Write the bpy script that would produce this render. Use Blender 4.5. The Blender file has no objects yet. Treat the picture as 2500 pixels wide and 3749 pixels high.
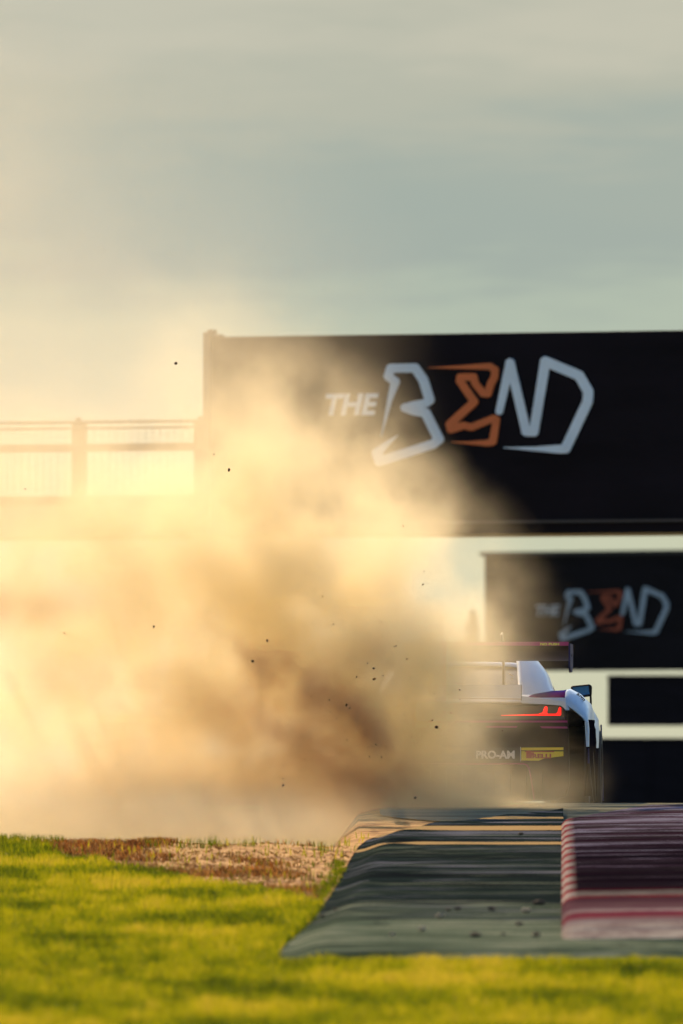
import bpy, bmesh, math, random
import numpy as np
from mathutils import Vector, Matrix, noise

random.seed(7); np.random.seed(7)
R = math.radians
sc = bpy.context.scene
C = sc.collection

# ------------------------------------------------------------------ camera
F = 54000.0                       # focal length in photo pixels (500 mm class telephoto)
PITCH = math.atan((2945 - 1874.5) / F)
cam_d = bpy.data.cameras.new('camera')
cam = bpy.data.objects.new('camera', cam_d); C.objects.link(cam); sc.camera = cam
cam_d.sensor_fit = 'HORIZONTAL'; cam_d.sensor_width = 24.0; cam_d.lens = F * 24.0 / 2500.0
cam.location = (0, 0, 0); cam.rotation_euler = (R(90) + PITCH, 0, 0)
cam_d.clip_start = 1.0; cam_d.clip_end = 60000.0
cam_d.dof.use_dof = True; cam_d.dof.focus_distance = 120.0
cam_d.dof.aperture_fstop = cam_d.lens / 82.0

# ------------------------------------------------------------------ sky and sun
SUN_EL, SUN_AZ = R(26), R(-15)    # azimuth from +Y (view direction), negative = left, so the sun stands behind the dust
world = bpy.data.worlds.new('World'); sc.world = world; world.use_nodes = True
nt = world.node_tree; nt.nodes.clear()
def wn(t, **k):
    n = nt.nodes.new(t)
    for a, b in k.items(): setattr(n, a, b)
    return n
sky = wn('ShaderNodeTexSky', sky_type='NISHITA', sun_disc=False)
sky.sun_elevation = SUN_EL; sky.sun_rotation = SUN_AZ; sky.dust_density = .7; sky.air_density = 1.3; sky.ozone_density = 3.0
skm = wn('ShaderNodeMix', data_type='RGBA', blend_type='MULTIPLY'); skm.inputs[0].default_value = 1
skm.inputs[7].default_value = (0.12, 0.12, 0.12, 1)
nt.links.new(sky.outputs[0], skm.inputs[6])
tc = wn('ShaderNodeTexCoord'); sep = wn('ShaderNodeSeparateXYZ'); nt.links.new(tc.outputs['Generated'], sep.inputs[0])
mp = wn('ShaderNodeMapping'); mp.inputs['Scale'].default_value = (26, 26, 170); mp.inputs['Rotation'].default_value = (0, R(-4), 0)
nt.links.new(tc.outputs['Generated'], mp.inputs[0])
nz = wn('ShaderNodeTexNoise'); nz.inputs['Scale'].default_value = 1.3; nz.inputs['Detail'].default_value = 7; nz.inputs['Roughness'].default_value = .58
nt.links.new(mp.outputs[0], nz.inputs['Vector'])
ma = wn('ShaderNodeMath', operation='MULTIPLY_ADD'); ma.inputs[1].default_value = 0.36; ma.inputs[2].default_value = -0.18
nt.links.new(nz.outputs[0], ma.inputs[0])
mz = wn('ShaderNodeMath', operation='DIVIDE'); mz.inputs[1].default_value = 0.0545; nt.links.new(sep.outputs[2], mz.inputs[0])
mx = wn('ShaderNodeMath', operation='MULTIPLY_ADD'); mx.inputs[1].default_value = 3.0; nt.links.new(sep.outputs[0], mx.inputs[0]); nt.links.new(mz.outputs[0], mx.inputs[2])
ad = wn('ShaderNodeMath', operation='ADD'); nt.links.new(mz.outputs[0], ad.inputs[0]); nt.links.new(ma.outputs[0], ad.inputs[1])
rp = wn('ShaderNodeValToRGB'); rp.color_ramp.interpolation = 'EASE'
def s2l(c): return tuple(.785 * ((v / 255) / 12.92 if v / 255 <= .04045 else ((v / 255 + .055) / 1.055) ** 2.4) for v in c) + (1,)
stops = [(0.0, (208, 206, 176)), (0.30, (202, 205, 178)), (0.50, (194, 200, 178)), (0.60, (180, 191, 174)), (0.70, (165, 176, 167)), (0.78, (167, 177, 167)), (0.90, (184, 186, 170)), (1.0, (197, 195, 177))]
e = rp.color_ramp.elements
while len(e) > 1: e.remove(e[0])
e[0].position = stops[0][0]; e[0].color = s2l(stops[0][1])
for p, c in stops[1:]:
    q = e.new(p); q.color = s2l(c)
nt.links.new(ad.outputs[0], rp.inputs[0])
mr = wn('ShaderNodeMapRange'); mr.inputs[1].default_value = 0.07; mr.inputs[2].default_value = 0.2
nt.links.new(sep.outputs[2], mr.inputs[0])
mixs = wn('ShaderNodeMix', data_type='RGBA')
nt.links.new(mr.outputs[0], mixs.inputs[0]); nt.links.new(rp.outputs[0], mixs.inputs[6]); nt.links.new(skm.outputs[2], mixs.inputs[7])
bg = wn('ShaderNodeBackground'); bg.inputs[1].default_value = 1.0
nt.links.new(mixs.outputs[2], bg.inputs[0]); wo = wn('ShaderNodeOutputWorld'); nt.links.new(bg.outputs[0], wo.inputs[0])

sun_d = bpy.data.lights.new('sun', 'SUN'); sun_d.energy = 5.0; sun_d.angle = R(0.6); sun_d.color = (1.0, 0.73, 0.455)
sun = bpy.data.objects.new('sun', sun_d); C.objects.link(sun)
sdir = Vector((math.sin(SUN_AZ) * math.cos(SUN_EL), math.cos(SUN_AZ) * math.cos(SUN_EL), math.sin(SUN_EL)))
sun.rotation_euler = sdir.to_track_quat('Z', 'Y').to_euler()

sc.view_settings.view_transform = 'Standard'; sc.view_settings.look = 'None'
sc.view_settings.exposure = 0.35; sc.view_settings.gamma = 1.0
sc.cycles.volume_bounces = 7; sc.cycles.volume_step_rate = 5.0; sc.cycles.volume_max_steps = 256
sc.cycles.max_bounces = 10; sc.cycles.diffuse_bounces = 3; sc.cycles.glossy_bounces = 3
sc.cycles.use_denoising = True
sc.cycles.use_adaptive_sampling = True; sc.cycles.adaptive_threshold = 0.04

# ------------------------------------------------------------------ materials
def mat(name, col, rough=.6, metal=0, coat=0, emis=None, spec=None):
    m = bpy.data.materials.new(name); m.use_nodes = True
    b = m.node_tree.nodes['Principled BSDF']
    b.inputs['Base Color'].default_value = (*col, 1); b.inputs['Roughness'].default_value = rough
    b.inputs['Metallic'].default_value = metal; b.inputs['Coat Weight'].default_value = coat
    if spec is not None: b.inputs['Specular IOR Level'].default_value = spec
    if emis: b.inputs['Emission Color'].default_value = (*emis[0], 1); b.inputs['Emission Strength'].default_value = emis[1]
    return m
class N:
    """tiny node helper for one material"""
    def __init__(s, m): s.t = m.node_tree; s.b = m.node_tree.nodes['Principled BSDF']
    def n(s, typ, **k):
        x = s.t.nodes.new(typ)
        for a, b in k.items(): setattr(x, a, b)
        return x
    def l(s, a, b): s.t.links.new(a, b)
    def coord(s, scale, rot=(0, 0, 0)):
        t = s.n('ShaderNodeTexCoord'); m = s.n('ShaderNodeMapping'); m.inputs['Scale'].default_value = scale; m.inputs['Rotation'].default_value = rot
        s.l(t.outputs['Object'], m.inputs[0]); return m.outputs[0]
    def noise(s, vec, scale, detail=4, rough=.55, dist=0):
        x = s.n('ShaderNodeTexNoise'); x.inputs['Scale'].default_value = scale; x.inputs['Detail'].default_value = detail
        x.inputs['Roughness'].default_value = rough; x.inputs['Distortion'].default_value = dist
        s.l(vec, x.inputs['Vector']); return x.outputs[0]
    def ramp(s, fac, stops, interp='LINEAR'):
        x = s.n('ShaderNodeValToRGB'); x.color_ramp.interpolation = interp; e = x.color_ramp.elements
        e[0].position = stops[0][0]; e[0].color = (*stops[0][1], 1); e[1].position = stops[-1][0]; e[1].color = (*stops[-1][1], 1)
        for p, c in stops[1:-1]:
            q = e.new(p); q.color = (*c, 1)
        s.l(fac, x.inputs[0]); return x.outputs[0]
    def mix(s, fac, a, b, blend='MIX'):
        x = s.n('ShaderNodeMix', data_type='RGBA', blend_type=blend)
        for i, v in ((0, fac), (6, a), (7, b)):
            if hasattr(v, 'is_linked') or hasattr(v, 'links'): s.l(v, x.inputs[i])
            else: x.inputs[i].default_value = v if i == 0 else (*v, 1)
        return x.outputs[2]
    def math(s, op, a, b=0, c=None):
        x = s.n('ShaderNodeMath', operation=op)
        for i, v in enumerate((a, b) if c is None else (a, b, c)):
            if hasattr(v, 'links'): s.l(v, x.inputs[i])
            else: x.inputs[i].default_value = v
        return x.outputs[0]
    def bump(s, h, strength=.5, dist=.02):
        x = s.n('ShaderNodeBump'); x.inputs['Strength'].default_value = strength; x.inputs['Distance'].default_value = dist
        s.l(h, x.inputs['Height']); s.l(x.outputs[0], s.b.inputs['Normal'])

# ------------------------------------------------------------------ mesh helpers
def obj(name, verts, faces, m=None, parent=None, smooth=False, loc=None):
    me = bpy.data.meshes.new(name); me.from_pydata([tuple(v) for v in verts], [], faces); me.update()
    if smooth: me.polygons.foreach_set('use_smooth', [True] * len(me.polygons))
    for mm in (m if isinstance(m, (list, tuple)) else [m]):
        if mm: me.materials.append(mm)
    o = bpy.data.objects.new(name, me); C.objects.link(o)
    if parent: o.parent = parent
    if loc: o.location = loc
    return o
def empty(name, loc=(0, 0, 0), rz=0):
    o = bpy.data.objects.new(name, None); C.objects.link(o); o.location = loc; o.rotation_euler = (0, 0, rz); o.empty_display_size = .2
    return o
def tag(o, label=None, cat=None, group=None, kind=None):
    if label: o['label'] = label
    if cat: o['category'] = cat
    if group: o['group'] = group
    if kind: o['kind'] = kind
    return o
class MB:
    def __init__(s): s.v = []; s.f = []
    def box(s, x0, x1, y0, y1, z0, z1):
        b = len(s.v); s.v += [(x, y, z) for z in (z0, z1) for y in (y0, y1) for x in (x0, x1)]
        s.f += [tuple(b + i for i in q) for q in ((0, 2, 3, 1), (4, 5, 7, 6), (0, 1, 5, 4), (2, 6, 7, 3), (0, 4, 6, 2), (1, 3, 7, 5))]
        return s
    def tube(s, a, b, r, n=10, r2=None, cap=True):
        a = Vector(a); b = Vector(b); r2 = r if r2 is None else r2; d = (b - a).normalized()
        u = d.orthogonal().normalized(); w = d.cross(u); k = len(s.v)
        for c, rr in ((a, r), (b, r2)):
            for i in range(n):
                t = 2 * math.pi * i / n; s.v.append(tuple(c + (u * math.cos(t) + w * math.sin(t)) * rr))
        for i in range(n): j = (i + 1) % n; s.f.append((k + i, k + j, k + n + j, k + n + i))
        if cap: s.f += [tuple(range(k + n - 1, k - 1, -1)), tuple(range(k + n, k + 2 * n))]
        return s
    def prism(s, pts, ax, a, b):
        """outline pts (2-D) extruded along axis ax from a to b"""
        k = len(s.v); n = len(pts)
        for t in (a, b):
            for p in pts:
                q = [p[0], p[1]]; q.insert(ax, t); s.v.append(tuple(q))
        s.f += [tuple(range(k, k + n)), tuple(range(k + 2 * n - 1, k + n - 1, -1))]
        for i in range(n): j = (i + 1) % n; s.f.append((k + i, k + n + i, k + n + j, k + j))
        return s
    def poly(s, pts, off):
        """flat polygon of 3-D points given thickness by vector off"""
        k = len(s.v); n = len(pts); off = Vector(off)
        s.v += [tuple(p) for p in pts] + [tuple(Vector(p) + off) for p in pts]
        s.f += [tuple(range(k, k + n)), tuple(range(k + 2 * n - 1, k + n - 1, -1))]
        for i in range(n): j = (i + 1) % n; s.f.append((k + i, k + n + i, k + n + j, k + j))
        return s
    def grid(s, rows):
        k = len(s.v); n = len(rows[0])
        for r in rows: s.v += [tuple(p) for p in r]
        for i in range(len(rows) - 1):
            for j in range(n - 1):
                a = k + i * n + j; s.f.append((a, a + 1, a + n + 1, a + n))
        return s
    def fix(s, o, bevel=0, seg=2, angle=35):
        bm = bmesh.new(); bm.from_mesh(o.data); bmesh.ops.recalc_face_normals(bm, faces=bm.faces); bm.to_mesh(o.data); bm.free()
        if bevel:
            md = o.modifiers.new('bevel', 'BEVEL'); md.width = bevel; md.segments = seg; md.limit_method = 'ANGLE'; md.angle_limit = R(angle)
        return o
    def build(s, name, m, parent=None, smooth=False, bevel=0, fix=True):
        o = obj(name, s.v, s.f, m, parent, smooth)
        if fix: s.fix(o, bevel)
        return o
def text_mesh(name, body, m, parent, size, loc, rot, offset=.0, extrude=.01, shear=0, sx=1, align='LEFT', space=1.0):
    cu = bpy.data.curves.new(name, 'FONT'); cu.body = body; cu.size = size; cu.offset = offset; cu.extrude = extrude; cu.shear = shear
    cu.align_x = align; cu.space_character = space; cu.resolution_u = 4
    t = bpy.data.objects.new('tmp', cu); C.objects.link(t); bpy.context.view_layer.update()
    me = bpy.data.meshes.new_from_object(t.evaluated_get(bpy.context.evaluated_depsgraph_get())); me.name = name
    bpy.data.objects.remove(t); bpy.data.curves.remove(cu)
    me.materials.clear(); me.materials.append(m)
    me.transform(Matrix.Translation(loc) @ rot.to_matrix().to_4x4() @ Matrix.Diagonal((sx, 1, 1, 1)))
    o = bpy.data.objects.new(name, me); C.objects.link(o); o.parent = parent
    return o
from mathutils import Euler
FACE = Euler((R(90), 0, 0))       # text standing upright facing -Y

# ------------------------------------------------------------------ terrain
S = 0.0175
def sm(a, b, t):
    t = max(0, min(1, (t - a) / (b - a))); return t * t * (3 - 2 * t)
def G(x, y):
    """ground height: gentle climb to a crest at y = 119, then a drop to flat land"""
    z = -(119 - y) * S if y < 119 else -1.9 * sm(119, 175, y) - 0.6 * sm(175, 900, y)
    if y < 30: z = -89 * S
    if 95 < y < 150:                                   # shallow gravel trap and its worn bank on the left
        w = 1 - sm(-0.35, 0.05, x - 0.012 * (y - 104))
        z -= w * 0.42 * sm(101.8 + .5 * noise.noise((x * 1.3, 3, 0)), 105.5, y) * (1 - sm(128, 150, y))
        z += w * 0.035 * sm(96, 101.4, y) * (1 - sm(101.9, 104, y)) * (.55 + 1.2 * abs(noise.noise((x * 1.6, y * .4, 1))))
    return z
def kerb_px(px, py):              # pixel on the near slope -> world x, y (measured from the photo)
    y = 119 / (1 + (py - 2945) / (F * S)); return (px - 1250) / F * y, y

def sheet_y(lo, hi, n): return [lo + (hi - lo) * i / n for i in range(n + 1)]
ys = [-60, 0, 20, 40, 55] + sheet_y(60, 125, 260) + sheet_y(126, 180, 54)[0:] + [200, 250, 320, 420, 600, 900, 1500, 3000, 8000, 20000, 45000]
xs = [-45000, -15000, -4000, -1200, -400, -150, -60, -25, -12] + sheet_y(-7, 7, 110) + [12, 25, 60, 150, 400, 1200, 4000, 15000, 45000]
mb = MB(); mb.grid([[(x, y, G(x, y)) for x in xs] for y in ys])
m_ground = mat('soil and turf', (.1, .1, .04), .95, spec=.1); n = N(m_ground)
tcg = n.n('ShaderNodeTexCoord'); sp = n.n('ShaderNodeSeparateXYZ'); n.l(tcg.outputs['Object'], sp.inputs[0])
v = n.coord((1, .35, 1))
turf = n.ramp(n.noise(v, 3, 5), [(.3, (.06, .085, .004)), (.5, (.14, .16, .006)), (.7, (.23, .21, .01))])
soil = n.ramp(n.noise(v, 5, 6, .65), [(.32, (.07, .03, .012)), (.42, (.40, .18, .05)), (.56, (.66, .36, .11)), (.7, (.74, .46, .18))])
# bare soil: the worn bank beside the kerb (a band in y whose edge wanders) and everything in the trap behind it
dist = n.math('ADD', sp.outputs[1], n.math('MULTIPLY', n.math('SUBTRACT', n.noise(v, 1.3, 4), .5), 2.4))
dist = n.math('ADD', dist, n.math('MULTIPLY', n.math('MINIMUM', sp.outputs[0], .3), 7.2))
f = n.n('ShaderNodeMapRange'); n.l(dist, f.inputs[0]); f.inputs[1].default_value = 84.6; f.inputs[2].default_value = 86.2
far = n.n('ShaderNodeMapRange'); n.l(sp.outputs[1], far.inputs[0]); far.inputs[1].default_value = 180; far.inputs[2].default_value = 240; far.inputs[3].default_value = 1; far.inputs[4].default_value = 0
n.l(n.mix(n.math('MULTIPLY', n.math('MULTIPLY', f.outputs[0], far.outputs[0]), n.math('LESS_THAN', sp.outputs[0], 1.6)), turf, soil), n.b.inputs['Base Color'])
n.bump(n.noise(n.coord((1, 1, 1)), 14, 6), .9, .05)
ground = mb.build('ground', m_ground, smooth=True, fix=False); tag(ground, kind='structure')
def soil_line(x): return 85.1 - 7.2 * min(x, .3)

# asphalt of the track: everything right of and beyond the kerbs
m_asph = mat('asphalt', (.09, .1, .09), .9, spec=.0); n = N(m_asph)
v = n.coord((.35, 1.0, 1))
n.l(n.ramp(n.noise(v, 2.2, 6, .6), [(.3, (.07, .07, .05)), (.5, (.18, .18, .13)), (.7, (.28, .27, .19))]), n.b.inputs['Base Color'])
n.bump(n.noise(n.coord((1, 1, 1)), 60, 3), .4, .01)
rows = []
for y in [77] + sheet_y(78, 125, 94) + sheet_y(126, 180, 54) + [200, 260, 340, 500, 800, 1200]:
    lft = 1.25 if y < 108 else 1.25 - 0.95 * sm(108, 114, y)
    if y > 130: lft = .3 + (y - 130) * .012
    wd = 14 if y < 200 else 14
    rows.append([(lft + wd * t, y, G(lft + wd * t, y) + .012) for t in [0, .05, .1, .15, .2, .3, .5, .75, 1]])
track = MB().grid(rows).build('race_track', m_asph, smooth=True, fix=False); tag(track, kind='structure')

# green painted apron kerb
left_pts = [(1030, 3515), (1035, 3480), (1080, 3440), (1150, 3375), (1200, 3300), (1240, 3240), (1285, 3150), (1315, 3105), (1345, 3082), (1400, 3062), (1500, 3046), (1640, 3030), (1800, 3012), (1960, 2990)]
lw = sorted([kerb_px(*p) for p in left_pts], key=lambda p: p[1])
def left_x(y):
    if y <= lw[0][1]: return lw[0][0]
    for (x0, y0), (x1, y1) in zip(lw, lw[1:]):
        if y <= y1: return x0 + (x1 - x0) * (y - y0) / (y1 - y0)
    return lw[-1][0] + .25 * (y - lw[-1][1])
KY0, KY1 = kerb_px(0, 3532)[1], 114.0
def red_x(y): return (2052 - 1250) / F * y + .0 * y
mat_green = mat('green kerb paint', (.06, .1, .075), .9, spec=0); n = N(mat_green)
t = n.n('ShaderNodeTexCoord'); sp = n.n('ShaderNodeSeparateXYZ'); n.l(t.outputs['Object'], sp.inputs[0])
vv = n.coord((.5, 1.0, 1))
paint = n.ramp(n.noise(vv, 2.0, 6, .6), [(.34, (.04, .058, .038)), (.5, (.11, .14, .09)), (.68, (.29, .31, .21))])
rub = n.math('ADD', n.math('MULTIPLY', n.noise(n.coord((.22, 1.0, 1), (0, 0, R(2))), 1.1, 6, .65, .4), .6), n.math('MULTIPLY', n.noise(n.coord((.6, 1.0, 1)), 2.6, 5, .6), .4))
rr = n.n('ShaderNodeMapRange'); n.l(sp.outputs[1], rr.inputs[0]); rr.inputs[1].default_value = 77.5; rr.inputs[2].default_value = 84; rr.inputs[3].default_value = -.10; rr.inputs[4].default_value = .11
rubber = n.ramp(n.math('ADD', rub, rr.outputs[0]), [(.46, (0, 0, 0)), (.58, (1, 1, 1))])
blot = n.ramp(n.noise(n.coord((1.3, .5, 1)), 5, 6, .7), [(.56, (0, 0, 0)), (.66, (.5, .5, .5))])
paint = n.mix(blot, paint, (.02, .028, .024))
c1 = n.mix(rubber, paint, n.ramp(n.noise(n.coord((.3, 1, 1)), 1.7, 5, .7), [(.35, (.008, .009, .012)), (.53, (.022, .034, .03)), (.66, (.17, .17, .20))]))
# loose tan dirt swept across in two thin drifts
def drift(y0, wdt):
    d = n.math('ABSOLUTE', n.math('SUBTRACT', n.math('ADD', sp.outputs[1], n.math('MULTIPLY', n.math('SUBTRACT', n.noise(n.coord((.35, .35, 1)), 2.0, 3), .5), .8)), y0))
    return n.math('LESS_THAN', d, wdt)
dr = n.math('MAXIMUM', drift(100.2, .42), drift(105.6, .9))
dr = n.math('MAXIMUM', dr, drift(109.6, .35))
c2 = n.mix(dr, c1, (.50, .33, .14))
n.l(c2, n.b.inputs['Base Color'])
n.l(n.mix(dr, n.ramp(n.noise(vv, 3, 3), [(.3, (.8,) * 3), (.7, (.95,) * 3)]), (.95,) * 3), n.b.inputs['Roughness'])
n.bump(n.noise(n.coord((1, 1, 1)), 9, 7, .7), .8, .03)
rows = []
NY = 330
for i in range(NY + 1):
    y = KY0 + (KY1 - KY0) * i / NY
    xl = left_x(y); xr = (min(max(red_x(y), xl + .05), 3.2) if y > 76.0 else 3.2) + .02
    front = sm(KY0, KY0 + .5, y)
    row = []
    for j in range(29):
        u = (j / 28) ** 1.6; x = xl + (xr - xl) * u
        d = x - xl
        lift = .012 + front * (.055 * sm(0, .22, d) + .018 * sm(.1, .3, d) * 1.5 * noise.noise((x * 1.6, y * 1.6, 3)) * math.exp(-((d - .2) / .35) ** 2))
        row.append((x, y, G(x, y) + lift))
    rows.append(row)
gk = MB().grid(rows)
# skirt on the left and near edge so that the slab has thickness
gk.grid([[(r[0][0] - .004, r[0][1], r[0][2] + .001), (r[0][0] - .01, r[0][1], G(r[0][0], r[0][1]) - .05)] for r in rows])
gk.grid([[(p[0], p[1] - .004, p[2]), (p[0], p[1] - .01, p[2] - .1)] for p in rows[0]])
green = gk.build('green_kerb', mat_green, smooth=True, fix=False)
tag(green, 'green painted kerb apron with dark rubber marks and tan dirt drifts', kind='structure')

# ribbed red and white kerb
mat_rw = mat('red and white kerb paint', (.5, .1, .1), .9, spec=0); n = N(mat_rw)
t = n.n('ShaderNodeTexCoord'); sp = n.n('ShaderNodeSeparateXYZ'); n.l(t.outputs['Object'], sp.inputs[0])
band = n.math('GREATER_THAN', n.math('FRACT', n.math('MULTIPLY', n.math('SUBTRACT', sp.outputs[1], 76.15), 1 / 2.0)), .42)
pc0 = n.mix(band, (.34, .022, .03), (.52, .45, .38))
yn = n.n('ShaderNodeMapRange'); n.l(n.math('ADD', sp.outputs[1], n.math('MULTIPLY', n.noise(n.coord((.7, .7, 1)), 2, 3), .5)), yn.inputs[0]); yn.inputs[1].default_value = 76; yn.inputs[2].default_value = 84
nearc = n.ramp(yn.outputs[0], [(0, (.50, .44, .35)), (.22, (.26, .22, .21)), (.34, (.20, .025, .04)), (.42, (.18, .02, .04)), (.48, (.38, .31, .29)), (.54, (.13, .07, .08)), (.78, (.09, .03, .045)), (1, (.04, .015, .025))])
pc = n.mix(n.math('LESS_THAN', sp.outputs[1], 82.5), pc0, nearc)
pc = n.mix(n.ramp(n.noise(n.coord((2.2, 1, 1)), 2.5, 6, .75), [(.38, (0, 0, 0)), (.62, (.62, .62, .62))]), pc, (.10, .035, .05))
grime = n.noise(n.coord((.5, 1, 1)), 3, 5)
pc = n.mix(n.ramp(grime, [(.4, (0, 0, 0)), (.75, (.6, .6, .6))]), pc, (.16, .11, .09))
# rubber covers the top away from the left edge and the near end
ex = n.math('SUBTRACT', sp.outputs[0], n.math('MULTIPLY', sp.outputs[1], 802 / F))
mre = n.n('ShaderNodeMapRange'); n.l(ex, mre.inputs[0]); mre.inputs[1].default_value = .035; mre.inputs[2].default_value = .10
mrn = n.n('ShaderNodeMapRange'); n.l(sp.outputs[1], mrn.inputs[0]); mrn.inputs[1].default_value = 80.3; mrn.inputs[2].default_value = 85.0
mrf = n.n('ShaderNodeMapRange'); n.l(sp.outputs[1], mrf.inputs[0]); mrf.inputs[1].default_value = 96; mrf.inputs[2].default_value = 106; mrf.inputs[3].default_value = 1; mrf.inputs[4].default_value = .93
cov = n.math('MULTIPLY', n.math('MULTIPLY', mre.outputs[0], mrn.outputs[0]), mrf.outputs[0])
streak = n.ramp(n.noise(n.coord((.3, 3.2, 1)), 1.6, 5, .7), [(.3, (1, 1, 1)), (.6, (.985, .985, .985)), (.75, (.75, .75, .75))])
fy = n.n('ShaderNodeMapRange'); n.l(sp.outputs[1], fy.inputs[0]); fy.inputs[1].default_value = 88; fy.inputs[2].default_value = 104; fy.inputs[3].default_value = -.06; fy.inputs[4].default_value = .12
rubc = n.ramp(n.math('ADD', fy.outputs[0], n.noise(n.coord((.28, 1.3, 1)), 1.5, 6, .75)), [(.42, (.005, .004, .007)), (.54, (.012, .007, .012)), (.60, (.05, .035, .05)), (.69, (.24, .23, .30))])
n.l(n.mix(n.math('MULTIPLY', cov, streak), pc, rubc), n.b.inputs['Base Color'])
rows = []; skirt = []
y = 75.7; RIB = .5
while y < 112.2:
    for fy, hz in ((0, .0), (.08, .022), (.42, .030), (.5, .0)):
        yy = y + fy * (RIB / .5)
        xl = red_x(yy); lo = .02
        if yy > 107: xl += (yy - 107) * .11
        fr = sm(75.7, 76.4, yy)
        row = []
        for d, hh in ((0, -.03), (.006, .0), (.03, .028), (.06, .038), (.12, .045), (.4, .05), (.8, .055), (1.4, .05), (1.7, .03), (1.75, -.03)):
            row.append((xl + d, yy, G(xl + d, yy) + .055 + (hh + hz * .6 * (1 if d > .004 else 0)) * (.35 + .65 * fr)))
        rows.append(row)
    y += RIB
rk = MB().grid(rows)
rk.grid([[(p[0], p[1] - .003, p[2]), (p[0], p[1] - .06, p[2] - .15)] for p in rows[0]])
red = rk.build('red_white_kerb', mat_rw, fix=False)
tag(red, 'ribbed red and white kerb blackened by tyre rubber', kind='structure')

# ------------------------------------------------------------------ grass (thousands of blades, one mass)
m_grass = mat('grass blades', (.12, .15, .02), .55, spec=.25); n = N(m_grass)
oi = n.n('ShaderNodeAttribute', attribute_name='tint')
col = n.ramp(oi.outputs['Fac'], [(0, (.04, .06, .003)), (.3, (.15, .19, .003)), (.6, (.33, .325, .004)), (.85, (.48, .41, .008)), (1, (.55, .42, .03))])
n.l(col, n.b.inputs['Base Color'])
tr = n.n('ShaderNodeBsdfTranslucent'); n.l(col, tr.inputs[0]); mxs = n.n('ShaderNodeMixShader'); mxs.inputs[0].default_value = .5
n.l(n.b.outputs[0], mxs.inputs[1]); n.l(tr.outputs[0], mxs.inputs[2])
outn = [x for x in n.t.nodes if x.type == 'OUTPUT_MATERIAL'][0]; n.l(mxs.outputs[0], outn.inputs[0])
def blades(name, pts, hts, wid, tints, m, lean=.5):
    k = len(pts); P = np.array(pts); H = np.array(hts)[:, None]
    a = np.random.rand(k) * 6.283; u = np.stack([np.cos(a), np.sin(a), a * 0], 1) * (np.array(wid)[:, None])
    b = np.random.rand(k) * 6.283; ln = np.stack([np.cos(b), np.sin(b), b * 0], 1) * (np.random.rand(k)[:, None] * lean) * H
    up = np.array([[0, 0, 1.]])
    base = P - up * .01
    V = np.stack([base - u, base + u, P + up * H * .6 + ln * .4 + u * .6, P + up * H * .6 + ln * .4 - u * .6, P + up * H + ln], 1).reshape(-1, 3)
    i = np.arange(k) * 5
    quads = np.stack([i, i + 1, i + 2, i + 3], 1); tris = np.stack([i + 3, i + 2, i + 4], 1)
    me = bpy.data.meshes.new(name); me.vertices.add(len(V)); me.vertices.foreach_set('co', V.ravel())
    loops = np.concatenate([quads, tris], 1).ravel(); me.loops.add(len(loops)); me.loops.foreach_set('vertex_index', loops.astype(np.int32))
    tot = np.tile([4, 3], k); st = np.concatenate([[0], np.cumsum(tot)[:-1]])
    me.polygons.add(2 * k); me.polygons.foreach_set('loop_start', st.astype(np.int32)); me.update(calc_edges=True)
    at = me.attributes.new('tint', 'FLOAT', 'POINT'); at.data.foreach_set('value', np.repeat(np.array(tints), 5).astype(np.float32))
    me.materials.append(m); o = bpy.data.objects.new(name, me); C.objects.link(o); return o
pts = []; hts = []; wd = []; ti = []
def try_grass(x, y, dens=1):
    # none on the kerbs or track
    if y > KY0 - .15 and x > left_x(y) - .015 and x < 4.3 and not (y < KY0 + .0): 
        return
    if x > 1.1 and y > 108: return
    # none on the bare soil
    e = soil_line(x) + 1.3 * noise.noise((x * 1.3, y * .5, 7)) + .5 * noise.noise((x * 5, y * 2, 3))
    if y > e and random.random() > (.02 if x > -1.9 else .12): return
    patch = noise.noise((x * 1.1, y * .35, 0)) ; fine = noise.noise((x * 6, y * 2.0, 4))
    h = (.035 + .03 * random.random()) * (1 + .5 * fine)
    if y > 98 and x < -1.2: h *= 1.1
    pts.append((x, y, G(x, y))); hts.append(h); wd.append(.0035 + .002 * random.random())
    ti.append(min(1, max(0, .5 + .7 * patch + .5 * fine + random.gauss(0, .17))))
for i in range(300000):
    y = 59 + 46.5 * random.random() ** 1.0
    hw = (1450 if i < 230000 else 2900) / F * y + .15
    x = random.uniform(-hw, hw)
    try_grass(x, y)
# longer tufts along the top of the bank and beside the kerb edge
for i in range(260):
    y = random.uniform(100.4, 102.4); x0 = random.uniform(-2.6, .1)
    if x0 > -1.95 and random.random() < .97: continue
    for k in range(26):
        pts.append((x0 + random.gauss(0, .035), y + random.gauss(0, .03), G(x0, y))); hts.append(random.uniform(.03, .09)); wd.append(.003); ti.append(random.uniform(.0, .5))
for i in range(150):
    y = random.uniform(77, 97); x0 = left_x(y) - abs(random.gauss(0, .05)) - .02
    for k in range(16):
        pts.append((x0 + random.gauss(0, .02), y + random.gauss(0, .05), G(x0, y))); hts.append(random.uniform(.015, .045)); wd.append(.003); ti.append(random.uniform(.0, .45))
# tufts overlapping the near ends of the kerbs
for i in range(700):
    x0 = random.uniform(-.4, 2.4); y = KY0 - random.uniform(-.12, .5) if x0 < 1.15 else random.uniform(KY0 - .3, KY0 + .12)
    for k in range(18):
        pts.append((x0 + random.gauss(0, .03), y + random.gauss(0, .04), G(x0, y))); hts.append(random.uniform(.02, .045)); wd.append(.0035); ti.append(random.uniform(.3, .9))
grass = blades('grass', pts, hts, wd, ti, m_grass); tag(grass, 'short sunlit yellow green grass in front of the kerbs', 'grass', kind='stuff')
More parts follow.
